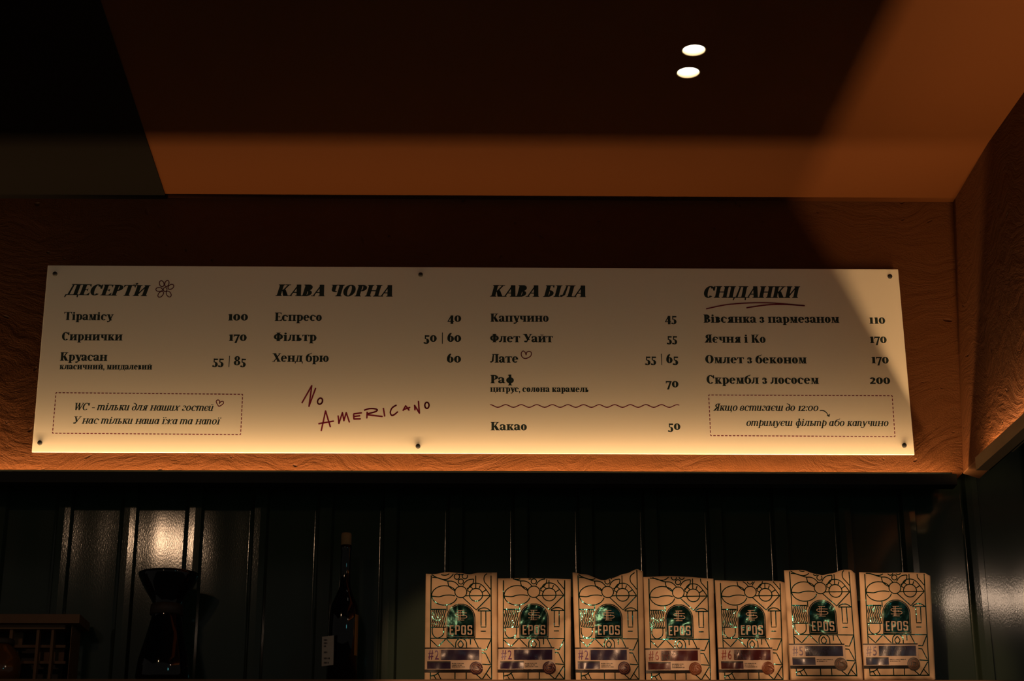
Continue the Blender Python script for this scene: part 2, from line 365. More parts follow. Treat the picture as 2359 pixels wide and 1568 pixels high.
    if c in 'ЛД':
        x = .42 * k + .06; s(x, 1); P.rect(.22 * k, h - .065, x + .05, h); P.ser(.16 * k, x, h, -1)
        if c == 'Л': P.ring(.02, .30, .26 * k + .03, .9 * h, T * 1.4, .3, -18, 45, 10) if False else P.poly((.24 * k, h), (.24 * k + T * 1.3, h), (.20 * k + T * 1.2, .16), (.10, 0), (.04, .0), (.05, .08), (.12 * k, .14)); P.dot(.07, .09, .088); return P.p, x + W + .12
        P.poly((.24 * k, h), (.24 * k + T * 1.3, h), (.14 * k + T * 1.2, .04), (.10 * k, .04)); P.rect(-.02, 0, x + W + .08, .065)
        P.poly((-.02, .065), (.08, .065), (.02, -.2), (-.06, -.2)); P.poly((x + W - .02, .065), (x + W + .08, .065), (x + W + .10, -.2), (x + W + .02, -.2)); return P.p, x + W + .12
    if c == 'А':
        if low:
            x = .29; P.rect(x, .06, x + W, h - .2); P.ring(x - .06, h - .2, .06 + W, .21, W, T * 1.1, 0, 150); P.dot(.08, h - .2, .085)
            P.ring(.20, .19, .21, .20, W * .95, T, 60, 340); P.poly((.20, .36), (x + .03, .43), (x + .03, .36), (.22, .30)); P.poly((x, .08), (x + W * .6, 0), (x + W + .1, .02), (x + W + .08, .07), (x + W, .1)); return P.p, x + W + .11
        P.diag(.06, 0, .38, 1, T * 1.15); P.diag(.50, 0, .30, 1, W * 1.15); P.rect(.18, .28, .52, .28 + T); P.ser(-.03, .22, 0); P.ser(.42, .82, 0); return P.p, .82
    if c == 'О': rx = .38 * k - (.03 if low else 0); P.ring(rx, h / 2, rx, h / 2 + .015, W * 1.05, T); return P.p, rx * 2 + .07
    if c == 'Ю': s(.075); P.rect(.2, h / 2 - T / 2, .5, h / 2 + T / 2); rx = .27; cx = .075 + W + .08 + rx; P.ring(cx, h / 2, rx, h / 2 + .01, W, T); return P.p, cx + rx + .07
    if c == 'Ф':
        if low: P.stem(.30, -.26, 1.05, 1, 2); P.ring(.30 + W / 2, h / 2, .32, h / 2 + .01, W * .95, T); return P.p, .66 + W / 2
        P.stem(.34, 0, 1); P.ring(.34 + W / 2, .5, .40, .36, W * .95, T); return P.p, .80 + W / 2
    if c in 'СЄ':
        rx = .36 * k; P.ring(rx, h / 2, rx, h / 2 + .015, W * 1.05, T, 42, 315)
        if low: P.dot(rx * 1.72, h * .76, .085)
        else: P.poly((.48, .93), (.60, .62), (.70, .62), (.69, 1.0), (.62, 1.0), (.60, .93))
        if c == 'Є': P.rect(rx * .5, h / 2 - T / 2, rx * 1.4, h / 2 + T / 2)
        return P.p, rx * 2 + .04
    if c == 'Е':
        if low: rx = .29; P.ring(rx, h / 2, rx, h / 2 + .01, W, T, 5, 318); P.rect(W * .7, h / 2 + .0, rx * 2 - .03, h / 2 + T); return P.p, rx * 2 + .06
        s(.075); P.rect(.1, .94, .62, 1); P.rect(.1, 0, .64, .06); P.rect(.1, .47, .48, .53)
        P.poly((.62, 1), (.62, .74), (.50, .95)); P.poly((.67, 0), (.67, .29), (.50, .06)); P.poly((.5, .36), (.5, .64), (.40, .5)); return P.p, .70
    if c == 'Р':
        if low: P.stem(.075, -.27, h, 1, 2); P.ring(.075 + W * .4 + .17, h / 2, .30, h / 2 + .01, W, T, -150, 150); return P.p, .075 + W * .4 + .52
        s(.075); P.ring(.32, .72, .32, .28, W, T, -100, 100); P.rect(.2, .94, .34, 1); P.rect(.2, .44, .34, .5); return P.p, .68
    if c in 'ВБЬ':
        if c == 'Б' and low:
            P.ring(.31, .36, .31, .375, W, T); P.ring(.38, .50, .38, .46, W, T * 1.5, 100, 190); P.poly((.3, .9), (.52, .93), (.58, 1.08), (.53, 1.08), (.48, 1.01), (.3, .97)); return P.p, .66
        s(.075, 1, 1); r = h * .29 if c != 'В' else h * .27; rx = .30 * k + .02; x = .30 * k
        P.ring(x, r, rx, r, W, T, -100, 100); P.rect(.2, 0, x + .02, T * .9); P.rect(.2, 2 * r - T, x + .02, 2 * r)
        if c == 'В': P.ring(x - .02, h - (h - 2 * r + T) / 2, rx - .03, (h - 2 * r + T) / 2, W, T, -100, 100); P.rect(.2, h - .06, x, h)
        if c == 'Б': P.rect(.1, h - .06, .56, h); P.poly((.56, h), (.56, h - .26), (.44, h - .05))
        return P.p, x + rx + .07
    if c == 'Я':
        x = .42 * k; s(x); r = h * .27; P.ring(x - .01, h - r, .30 * k, r, W, T, 80, 280); P.rect(x - .02, h - .06, x + .1, h); P.rect(x - .03, h - 2 * r, x + .1, h - 2 * r + T)
        P.poly((x - .02, h * .5), (x + .04, h * .44), (.06 + W, .0), (.0, 0), (.0, .06), (.06, .07)); P.poly((x - .16, h * .47), (x + .02, h * .47), (.06 + W, 0), (.03, 0)); return P.p, x + W + .12
    if c == 'З':
        P.ring(.18 * k + .06, h * .74, .24 * k + .02, h * .27, W, T, -80, 150, 16); P.ring(.18 * k + .06, h * .27, .28 * k + .02, h * .28, W, T, -150, 85, 18); P.dot(.08, h * .74, .08); P.dot(.08, h * .25, .08); return P.p, .56 * k + .06
    if c == 'У':
        if low: P.diag(.27, -.02, .03, h, W * 1.05); P.diag(.26, -.02, .50, h, T * 1.2); P.poly((.27, .06), (.27 + W * .8, .06), (.24, -.22), (.17, -.22)); P.dot(.12, -.17, .09); P.ser(-.04, .30, h, -1); P.ser(.42, .66, h, -1); return P.p, .62
        P.diag(.34, .28, .05, 1, W * 1.1); P.diag(.36, .30, .66, 1, T * 1.2); P.poly((.36, .36), (.50, .36), (.34, .0), (.22, .0)); P.dot(.18, .09, .1); P.ser(-.03, .36, 1, -1); P.ser(.55, .82, 1, -1); return P.p, .78
    if c == 'Х': wd = .78 * k; P.diag(wd - W * 1.2, 0, .05, h, W * 1.1); P.diag(.07, 0, wd - .12, h, T * 1.2); P.ser(-.02, .24, 0); P.ser(wd - .36, wd + .04, 0); P.ser(-.02, .34 * k, h, -1); P.ser(wd - .24, wd + .02, h, -1); return P.p, wd + .05
    if c == 'Ж':
        x = .34; P.rect(x, 0, x + W, h)
        for q in (-1, 1): cx = x + W / 2; P.poly((cx + q * W * .4, h * .6), (cx + q * W * .4, h * .42), (cx + q * .42, 0), (cx + q * .42 - q * W, 0)) ; P.dot(cx + q * .34, h - .09, .08); P.poly((cx + q * W * .4, h * .6), (cx + q * W * .4, h * .48), (cx + q * .36, h - .12), (cx + q * .30, h - .02))
        return P.p, .74 + W
    if c == 'W': P.diag(.22, 0, .03, 1, W); P.diag(.24, 0, .44, 1, T * 1.2); P.diag(.56, 0, .38, 1, W); P.diag(.6, 0, .84, 1, T * 1.2); P.ser(-.04, .28, 1, -1); P.ser(.74, .98, 1, -1); return P.p, .95
    if c == 'C': return glyph('С', it, W, T)
    if c == '-': P.rect(.04, .30, .36, .30 + T * 1.1); return P.p, .42
    if c == '|': P.rect(.13, -.22, .13 + .065, 1.05); return P.p, .33
    if c == ',': P.dot(.10, .08, .10); P.poly((.1, .0), (.2, .08), (.16, -.12), (.05, -.22), (.03, -.18)); return P.p, .26
    if c == ':': P.dot(.12, .10, .09); P.dot(.12, .58, .09); return P.p, .27
    if c == ' ': return [], .30
    if c == "'": P.dot(.0, 1.12, .085); P.poly((-.08, 1.1), (-.02, 1.2), (-.2, .98), (-.23, 1.01)); return P.p, 0.0
    x = XH                                            # old-style figures
    if c == '0': P.ring(.29, x / 2, .29, x / 2 + .015, W * .95, T * 1.1); return P.p, .65
    if c == '1': P.stem(.12, 0, x, 1, 2); return P.p, .24 + W
    if c == '2': P.ring(.22, x - .22, .25, .23, W, T, -30, 165); P.poly((.47, x - .28), (.25, x - .33), (.0, .08), (.20, .12)); P.rect(.0, 0, .48, .15); return P.p, .55
    if c == '4': P.rect(.26, -.24, .26 + W, x); P.poly((.30, x), (.42, x), (.08, .06), (.0, .06)); P.rect(0, .0, .56, .10); return P.p, .62
    if c == '5': P.ring(.20, .06, .26, .30, W, T, -140, 110); P.rect(.08, .30, .08 + T * 1.1, x); P.rect(.08, x - .17, .46, x - .01); P.dot(.06, -.12, .09); return P.p, .54
    if c == '6': P.ring(.28, .33, .28, .345, W, T); P.ring(.42, .42, .42, .62, W, T * 1.3, 105, 190); return P.p, .62
    if c == '7': P.rect(.0, x - .15, .50, x); P.poly((.50, x), (.34, x - .1), (.08, -.24), (.26, -.24)); P.poly((0, x), (.08, x), (.05, x - .28), (0, x - .28)); return P.p, .54
    if c == '8': P.ring(.28, .76, .24, .26, W * .85, T); P.ring(.28, .27, .29, .29, W * .95, T); return P.p, .63
    return [], .3
def text_polys(txt, it, W, T, shear):
    x = 0; out = []
    for ch in txt:
        g, adv = glyph(ch, it, W, T)
        out += [[(x + a + b * shear, b) for a, b in p] for p in g]
        x += adv + (-0.03 if ch != ' ' else -0.02)
        if ch == "'": x += .03
    lo = min(a for p in out for a, _ in p); hi = max(a for p in out for a, _ in p)
    return out, lo, hi

# ---------------------------------------------------------------- menu board
pB, pT = 0.0062, 0.028                      # how far the front face stands off the plaster at the bottom and the top edge
bl = bpY(73, 1041, WY - pB); br = bpY(2107, 1047, WY - pB); tl = bpY(110, 611, WY - pT); tr = bpY(2069, 620, WY - pT)
BN = (br - bl).cross(tl - bl).normalized()
if BN.y > 0: BN = -BN
tr = tr - BN * (tr - bl).dot(BN)
def onb(px, py, lift=0.00006):
    d = ray(px, py); t = (bl - CAM).dot(BN) / d.dot(BN); return CAM + d * t + BN * lift
bc = (bl + br + tl + tr) / 4
board = thing('menu_board', 'long white menu board with four columns of dishes and prices on the plaster bulkhead', 'menu board', bc)
v, f = prism([p - bc - BN * 0.005 for p in (bl, br, tr, tl)], [p - bc for p in (bl, br, tr, tl)])
o = fixn(link('panel', v, f, M['board'], board))
bm = bmesh.new(); bm.from_mesh(o.data); bmesh.ops.bevel(bm, geom=bm.edges[:], offset=0.0008, segments=1, affect='EDGES'); bm.to_mesh(o.data); bm.free()
def polys_obj(name, polys, material, parent, org):
    v = []; f = []
    for p in polys: f.append(tuple(range(len(v), len(v) + len(p)))); v += [q - org for q in p]
    return link(name, v, f, material, parent)
def strings(items, name):
    for txt, style, xl, xr, y0, y1, cap in items:
        W, T, sh, it = {'h': (.25, .08, .20, False), 'b': (.235, .085, 0, False), 's': (.25, .10, 0, False), 'i': (.165, .075, .20, True)}[style]
        polys, lo, hi = text_polys(txt, it, W, T, sh)
        p0 = onb(xl, y0); p1 = onb(xr, y1); u = (p1 - p0); Lw = u.length; u.normalize(); vv = BN.cross(u).normalized()
        if vv.z < 0: vv = -vv
        hh = (onb(xl, y0 - cap) - p0).dot(vv); kx = Lw / (hi - lo)
        P = [[p0 + u * ((a - lo) * kx) + vv * (b_ * hh) for a, b_ in p] for p in polys]
        polys_obj(name, P, M['ink'], board, bc)
strings([("ДЕСЕРТ'И", 'h', 147.5, 345.5, 679, 682, 25), ('КАВА ЧОРНА', 'h', 634.4, 904.5, 681.5, 683, 26.5), ('КАВА БІЛА', 'h', 1128.7, 1350, 683, 684, 26.5), ('СНІДАНКИ', 'h', 1622, 1845, 685.6, 686, 26.5)], 'heading_lettering')
strings([('Тірамісу', 'b', 146.7, 261.5, 737, 737.5, 18.5), ('Сирнички', 'b', 142, 282, 783.5, 784, 18.8), ('Круасан', 'b', 138, 247, 830.5, 831, 19),
 ('Еспресо', 'b', 632.8, 741.2, 739, 739, 19), ('Фільтр', 'b', 630.3, 729, 785.4, 785.4, 19.5), ('Хенд брю', 'b', 627, 757, 833, 833.5, 19.5),
 ('Капучино', 'b', 1129.8, 1264, 741, 741, 19), ('Флет Уайт', 'b', 1129, 1274, 788, 788, 19), ('Лате', 'b', 1129, 1194, 835, 835, 19.5), ('Раф', 'b', 1129.8, 1183.8, 882.5, 882.5, 19), ('Какао', 'b', 1130.3, 1213.8, 990.8, 990.8, 19),
 ('Вівсянка з пармезаном', 'b', 1621, 1934, 743, 743.5, 18.8), ('Яєчня і Ко', 'b', 1623, 1764, 789, 789.5, 18.8), ('Омлет з беконом', 'b', 1625, 1859, 836.5, 837, 19), ('Скрембл з лососем', 'b', 1628, 1887, 883.5, 884, 19.5)], 'dish_lettering')
strings([('класичний, мигдалевий', 's', 136.7, 350.3, 850.5, 851, 14), ('цитрус, солона карамель', 's', 1129, 1355.7, 902.5, 903, 14.3)], 'small_lettering')
strings([('100', 'b', 525.5, 571, 738, 738, 20), ('170', 'b', 527, 568, 785, 785, 20), ('55 | 85', 'b', 488.8, 566, 840.5, 841, 20.5), ('40', 'b', 1031, 1062.3, 741, 741, 20), ('50 | 60', 'b', 975.6, 1062.3, 787, 787, 20.5), ('60', 'b', 1029.5, 1062, 834.8, 834.8, 20.5),
 ('45', 'b', 1532, 1558.5, 742, 742, 20), ('55', 'b', 1536, 1560, 788.5, 788.5, 20), ('55 | 65', 'b', 1485.8, 1562.3, 836, 836, 20.5), ('70', 'b', 1534.3, 1563.3, 892, 892, 20), ('50', 'b', 1538.4, 1567.7, 990, 990, 20.5),
 ('110', 'b', 2003, 2039.7, 745.5, 745.5, 20), ('170', 'b', 2004.6, 2043, 790, 790, 20.5), ('170', 'b', 2008, 2047.7, 836.5, 837, 20.5), ('200', 'b', 2004, 2051, 884, 884.3, 20.5)], 'price_lettering')
strings([('WC - тільки для наших гостей', 'i', 171.8, 491.5, 944.2, 946.5, 16.5), ('У нас тільки наша їжа та напої', 'i', 168.4, 509.5, 975.5, 977.5, 16.5), ('Якщо встигаєш до 12:00', 'i', 1643, 1886, 945.8, 946.5, 16.5), ('отримуєш фільтр або капучино', 'i', 1719.5, 2047.5, 981, 981.5, 16.5)], 'notice_lettering')
# hand-drawn marks in marker pen
def stroke(pts, wpx, closed=False, lift=0.00008, smooth=True):
    if closed: pts = pts + [pts[0]]
    if smooth and len(pts) > 2:
        q = []
        for i in range(len(pts) - 1):
            p0 = pts[i - 1] if i > 0 else (pts[-2] if closed else pts[0]); p1, p2 = pts[i], pts[i + 1]; p3 = pts[i + 2] if i + 2 < len(pts) else (pts[1] if closed else pts[-1])
            for s in range(6):
                t = s / 6; q.append(tuple(.5 * ((2 * p1[a]) + (-p0[a] + p2[a]) * t + (2 * p0[a] - 5 * p1[a] + 4 * p2[a] - p3[a]) * t * t + (-p0[a] + 3 * p1[a] - 3 * p2[a] + p3[a]) * t ** 3) for a in (0, 1)))
        q.append(pts[-1]); pts = q
    P = []
    for i in range(len(pts) - 1):
        (x0, y0), (x1, y1) = pts[i], pts[i + 1]; L = math.hypot(x1 - x0, y1 - y0) or 1e-6; nx, ny = -(y1 - y0) / L * wpx / 2, (x1 - x0) / L * wpx / 2
        P.append([onb(x0 + nx, y0 + ny, lift), onb(x1 + nx, y1 + ny, lift), onb(x1 - nx, y1 - ny, lift), onb(x0 - nx, y0 - ny, lift)])
        P.append([onb(x1 + wpx / 2 * math.cos(a), y1 + wpx / 2 * math.sin(a), lift) for a in [k * math.pi / 4 for k in range(8)]])
    return P
def S(sc, ox, oy, pts): return [(ox + x / sc, oy + y / sc) for x, y in pts]
def ell(cx, cy, rx, ry, rot=0, n=16): return [(cx + rx * math.cos(a) * math.cos(rot) - ry * math.sin(a) * math.sin(rot), cy + rx * math.cos(a) * math.sin(rot) + ry * math.sin(a) * math.cos(rot)) for a in [2 * math.pi * i / n for i in range(n)]]
A = lambda *p: S(6.938, 670, 870, p); hw = 3.4; P = []
for pts in (A((175, 405), (335, 125), (290, 455), (395, 170)), A((485, 850), (555, 530), (630, 780)), A((440, 735), (680, 692)), A((755, 600), (768, 730), (825, 555), (848, 685), (885, 555), (935, 705)),
            A((1000, 577), (1128, 560)), A((1003, 580), (1008, 658), (1110, 655)), A((1008, 618), (1100, 606)), A((1220, 540), (1215, 640)), A((1225, 590), (1460, 618)), A((1478, 480), (1500, 610)),
            A((1790, 528), (1835, 448), (1888, 515)), A((1808, 505), (1900, 475)), A((1985, 520), (1978, 440), (2055, 565), (2040, 378))): P += stroke(pts, hw, smooth=False)
P += stroke(A((1170, 520), (1250, 494), (1340, 495), (1382, 515), (1340, 545), (1225, 575)), hw); P += stroke(A((1690, 435), (1620, 480), (1590, 550), (1610, 598), (1650, 590), (1705, 545)), hw)
P += stroke(S(6.938, 670, 870, ell(467, 373, 38, 50, .4)), hw, True); P += stroke(S(6.938, 670, 870, ell(2175, 440, 34, 48)), hw, True)
polys_obj('handwritten_slogan', P, M['marker'], board, bc)
P = []
for cx, cy, rx, ry, rot in ((1780, 152, 34, 46, -.3), (1858, 150, 30, 48, .35), (1918, 200, 32, 48, 1.0), (1885, 308, 32, 48, -.6), (1765, 312, 32, 52, .75), (1742, 240, 50, 30, .05), (1832, 240, 28, 30, 0)):
    P += stroke(S(6.532, 100, 630, ell(cx, cy, rx, ry, rot)), 1.9, True)
polys_obj('flower_drawing', P, M['marker'], board, bc)
P = stroke(S(5.6, 1120, 640, [(515, 995), (525, 960), (555, 948), (582, 965), (572, 1010), (510, 1040), (465, 1020), (452, 975), (475, 942), (502, 960), (514, 994)]), 1.9)
polys_obj('heart_drawing', P, M['marker'], board, bc)
P = stroke(S(5.019, 110, 890, [(1985, 200), (1998, 178), (2025, 172), (2032, 192), (2010, 215), (1978, 228), (1958, 200), (1948, 172), (1965, 155), (1985, 165), (1988, 195)]), 1.9)
polys_obj('heart_drawing', P, M['marker'], board, bc)
P = stroke([(1129 + i * 35.9 / 8, 935 + .0 * i - 3.1 * math.cos(i * math.pi / 4)) for i in range(98)], 2.0, smooth=False); polys_obj('wavy_divider', P, M['marker'], board, bc)
P = stroke(S(6.03, 1600, 640, [(160, 430), (500, 365), (1000, 345), (1525, 385)]), 2.6) + stroke(S(6.03, 1600, 640, [(720, 415), (1000, 375), (1250, 368), (1525, 385)]), 3.0)
polys_obj('heading_underline', P, M['marker'], board, bc)
for cs in (((129, 904.3), (559, 908), (554.3, 1000.6), (121, 997.6)), ((1632.7, 909.4), (2055.3, 911.3), (2061.7, 1005.3), (1637, 1003))):
    P = []
    for i in range(4):
        (x0, y0), (x1, y1) = cs[i], cs[(i + 1) % 4]; L = math.hypot(x1 - x0, y1 - y0); n = round(L / 9)
        for k in range(n + 1):
            a = max(0, (k - .32) / n); b_ = min(1, (k + .32) / n); P += stroke([(x0 + (x1 - x0) * a, y0 + (y1 - y0) * a), (x0 + (x1 - x0) * b_, y0 + (y1 - y0) * b_)], 1.9, smooth=False)[:1]
    polys_obj('dashed_frame', P, M['marker'], board, bc)
P = stroke(S(5.128, 1620, 900, [(1378, 235), (1410, 232), (1450, 252), (1485, 298)]), 1.8) + stroke(S(5.128, 1620, 900, [(1462, 288), (1487, 302), (1494, 275)]), 1.8, smooth=False)
polys_obj('arrow', P, M['ink'], board, bc)
for x, y in ((127, 631), (969, 633), (2050, 637), (92, 1020), (963, 1028), (2083, 1026)):
    p = onb(x, y, 0); v, f = lathe([(0.0062, -0.001), (0.0062, 0.0035), (0.005, 0.005), (0.002, 0.0056)], 16)
    Q = BN.to_track_quat('Z', 'Y'); v = [Q @ q_ + p - bc for q_ in v]; fixn(link('screw_cap', v, f, M['steel_black'], board, True))

# ---------------------------------------------------------------- recessed downlights
random.seed(3)
for (x, y), lab in (((1598.5, 115.5), 'upper of the two small lit round downlights in the dark ceiling'), ((1585.5, 167), 'lower of the two small lit round downlights in the dark ceiling')):
    p = bpZ(x, y, ZC); r = 0.0275
    T = thing('downlight', lab, 'ceiling light', p, 'pair of small ceiling downlights')
    # a round hole cut in the ceiling, lined with a pale reflector ring, the lens set back inside it
    v, f = lathe([(r * 1.01, -0.02), (r * 1.01, 0.03)], 48); cut = fixn(link('cut', [q + p for q in v], f, None))
    md = ceil.modifiers.new('hole', 'BOOLEAN'); md.operation = 'DIFFERENCE'; md.object = cut; md.solver = 'EXACT'
    bpy.context.view_layer.update()
    me = bpy.data.meshes.new_from_object(ceil.evaluated_get(bpy.context.evaluated_depsgraph_get())); ceil.modifiers.clear(); ceil.data = me; bpy.data.objects.remove(cut)
    v, f = lathe([(r * 1.05, -0.0006), (r, -0.001), (r * .96, 0.0), (r * .94, 0.012), (r * 1.0, 0.012), (r * 1.0, 0.0)], 48); fixn(link('reflector_ring', v, f[:-2], M['lens_rim'], T, True))
    v, f = lathe([(r * .1, 0.0062), (r * .93, 0.0075), (r * .93, 0.011)], 48); fixn(link('lens', v, f, M['lens'], T, True))

# ---------------------------------------------------------------- shelf
YS = 4.40
ZS = bpY(1560, 1565.5, YS).z
a = boxo('shelf', (-0.05, (YS - 0.006 + 4.60) / 2, ZS - 0.013), (3.6, 4.60 - YS + 0.006, 0.026), M['wood'], bevel=0.002)
tag(a, 'brown wooden shelf carrying the coffee bags, its front edge at the bottom of the photo', 'shelf')

# ---------------------------------------------------------------- coffee bags
BT = 1.555
bfont = None
def flat_text(txt):
    """outline text of the built-in typeface as triangles in units of its own height"""
    c = bpy.data.curves.new('t', 'FONT'); c.body = txt; c.size = 1; c.resolution_u = 3
    o = bpy.data.objects.new('t', c); COL.objects.link(o); bpy.context.view_layer.update()
    me = o.to_mesh(); me.calc_loop_triangles(); vs = [(q.co.x, q.co.y) for q in me.vertices]; tr_ = [tuple(t.vertices) for t in me.loop_triangles]
    o.to_mesh_clear(); bpy.data.objects.remove(o); bpy.data.curves.remove(c)
    x0 = min(q[0] for q in vs); x1 = max(q[0] for q in vs); y0 = min(q[1] for q in vs); y1 = max(q[1] for q in vs)
    return [((x - x0) / (x1 - x0), (y - y0) / (y1 - y0)) for x, y in vs], tr_
TXT = {}
def text_fit(txt, x0, y0, x1, y1):
    if txt not in TXT: TXT[txt] = flat_text(txt)
    vs, t = TXT[txt]; return [[(x0 + vs[i][0] * (x1 - x0), y1 + vs[i][1] * (y0 - y1)) for i in tri] for tri in t]
def cp(x, y): return ((x - 55) / 935, (y - 150) / 935)
def arc(cx, cy, rx, ry, a0=0, a1=360, n=None):
    n = n or max(6, int(abs(a1 - a0) / 14)); return [cp(cx + rx * math.cos(math.radians(a0 + (a1 - a0) * i / n)), cy + ry * math.sin(math.radians(a0 + (a1 - a0) * i / n))) for i in range(n + 1)]
def pl(*p): return [cp(x, y) for x, y in p]
def spl(*pts):
    q = []
    for i in range(len(pts) - 1):
        p0 = pts[max(i - 1, 0)]; p1, p2 = pts[i], pts[i + 1]; p3 = pts[min(i + 2, len(pts) - 1)]
        for s in range(5):
            t = s / 5; q.append(cp(*[.5 * ((2 * p1[a]) + (-p0[a] + p2[a]) * t + (2 * p0[a] - 5 * p1[a] + 4 * p2[a] - p3[a]) * t * t + (-p0[a] + 3 * p1[a] - 3 * p2[a] + p3[a]) * t ** 3) for a in (0, 1)]))
    q.append(cp(*pts[-1])); return q
ART = [pl((125, 60), (125, 1140)), pl((910, 60), (910, 1560)), pl((128, 1460), (128, 1550), (905, 1550)),
 arc(302, 453, 168, 127, 14, 326), spl((135, 462), (230, 470), (300, 452), (380, 448), (440, 458)),
 arc(515, 408, 78, 74), arc(463, 208, 35, 35), arc(567, 203, 35, 33), arc(515, 272, 34, 33), arc(515, 150, 30, 34),
 spl((345, 266), (400, 268), (450, 290), (490, 332)), spl((345, 266), (352, 315), (380, 355), (436, 392)), spl((682, 240), (620, 248), (570, 280), (543, 325)), spl((682, 240), (675, 290), (640, 340), (592, 365)),
 spl((130, 180), (190, 215), (260, 240), (330, 242), (390, 205), (450, 130)), spl((140, 215), (220, 225), (300, 255), (345, 266)), arc(300, 120, 90, 70, 0, 180),
 pl((710, 60), (710, 360)), arc(713, 445, 86, 83), pl((575, 457), (900, 455)), pl((600, 388), (645, 415)), pl((640, 340), (678, 372)), pl((770, 322), (750, 372)), pl((842, 382), (795, 412)),
 spl((600, 385), (650, 310), (735, 295), (810, 335), (900, 455)), pl((900, 457), (715, 642), (540, 480)), spl((880, 155), (825, 200), (822, 270), (860, 320), (905, 375)), spl((880, 60), (905, 110), (908, 155)),
 pl((335, 585), (335, 660)), pl((128, 635), (325, 635)), pl((128, 868), (325, 868)), spl((148, 868), (150, 950), (190, 1003), (240, 1003), (290, 960), (295, 868)),
 pl((128, 1012), (905, 1020)), pl((735, 655), (905, 655)), spl((735, 645), (790, 618), (850, 620), (905, 655)), pl((778, 655), (778, 865), (840, 865), (840, 655)), pl((772, 920), (838, 920)),
 pl((130, 1035), (222, 1122), (326, 1015), (432, 1125)), arc(520, 1085, 70, 72, -180, 0), pl((450, 1085), (450, 1140)), pl((590, 1085), (590, 1140)), spl((513, 1040), (480, 1085), (492, 1122), (513, 1130), (535, 1122), (546, 1085), (513, 1040)),
 pl((640, 1020), (640, 1095)), pl((688, 1020), (745, 1140)), pl((905, 1030), (842, 1165), (770, 1160)), pl((772, 1200), (832, 1206), (897, 1345)), pl((790, 1350), (905, 1358)), pl((900, 1375), (790, 1548)), pl((840, 1470), (905, 1550)),
 pl((700, 1470), (785, 1548)), pl((442, 1455), (442, 1550)), pl((586, 1455), (586, 1550)), spl((128, 1505), (190, 1490), (240, 1455)), pl((170, 1495), (205, 1550)), pl((228, 1475), (265, 1550))]
WAVES = [spl(*[(x + 7 * math.sin(t * 1.35 + .4), 640 + t * 22.5) for t in range(11)]) for x in range(148, 320, 23)]
BAGS = [  # TL, TR (top edge), bottom-left, bottom-right, plane Y, ink, top profile, look
 dict(tl=(981, 1321), tr=(1145, 1318), bl=(978, 1574), br=(1147, 1574), Y=4.475, num='2', ink='purple', top=((0, 0), (.12, 1), (.3, -3), (.5, 0), (.6, 3), (.75, 0), (1, 0)), lab='kraft coffee bag marked #2 at the left end of the row on the shelf'),
 dict(tl=(1147, 1331), tr=(1315, 1334), bl=(1147, 1574), br=(1315, 1573), Y=4.475, num='2', ink='purple', top=((0, 0), (.4, -1), (.7, -1), (1, 0)), lab='low flat-topped coffee bag marked #2, second from the left in the row'),
 dict(tl=(1319, 1318), tr=(1481, 1311), bl=(1327, 1574), br=(1486, 1574), Y=4.475, num='2', ink='purple', top=((0, 0), (.15, 5), (.45, 21), (.55, 17), (.75, 8), (.92, -1), (1, 4)), lab='bag marked #2 with a deep dip in its top edge and raised right corner'),
 dict(tl=(1482, 1328), tr=(1643, 1333), bl=(1489, 1576), br=(1651, 1575), Y=4.475, num='6', ink='red', top=((0, 0), (.4, -4), (.6, -3), (1, 0)), lab='coffee bag marked #6 in the middle of the row, its foil glinting brightly'),
 dict(tl=(1646, 1336), tr=(1810, 1339), bl=(1658, 1574), br=(1818, 1574), Y=4.475, num='6', ink='red', top=((0, 0), (.35, 1), (.7, -1), (.9, -1), (1, 3)), lab='lower coffee bag marked #6 standing just left of the dipped #5 bag'),
 dict(tl=(1806, 1313), tr=(1969, 1314), bl=(1823, 1565), br=(1989, 1565), Y=4.40, num='5', ink='blue', top=((0, 0), (.25, -1), (.45, 8), (.53, 11), (.65, 7), (.85, -2), (.94, -2), (1, 6)), lab='coffee bag marked #5 with a V-shaped dip in its top edge'),
 dict(tl=(1979, 1317), tr=(2142, 1320), bl=(1992, 1565), br=(2155, 1564), Y=4.40, num='5', ink='blue', top=((0, 0), (.3, 1), (.7, -1), (.92, 0), (1, 6)), lab='straight-topped coffee bag marked #5 at the right end of the row')]
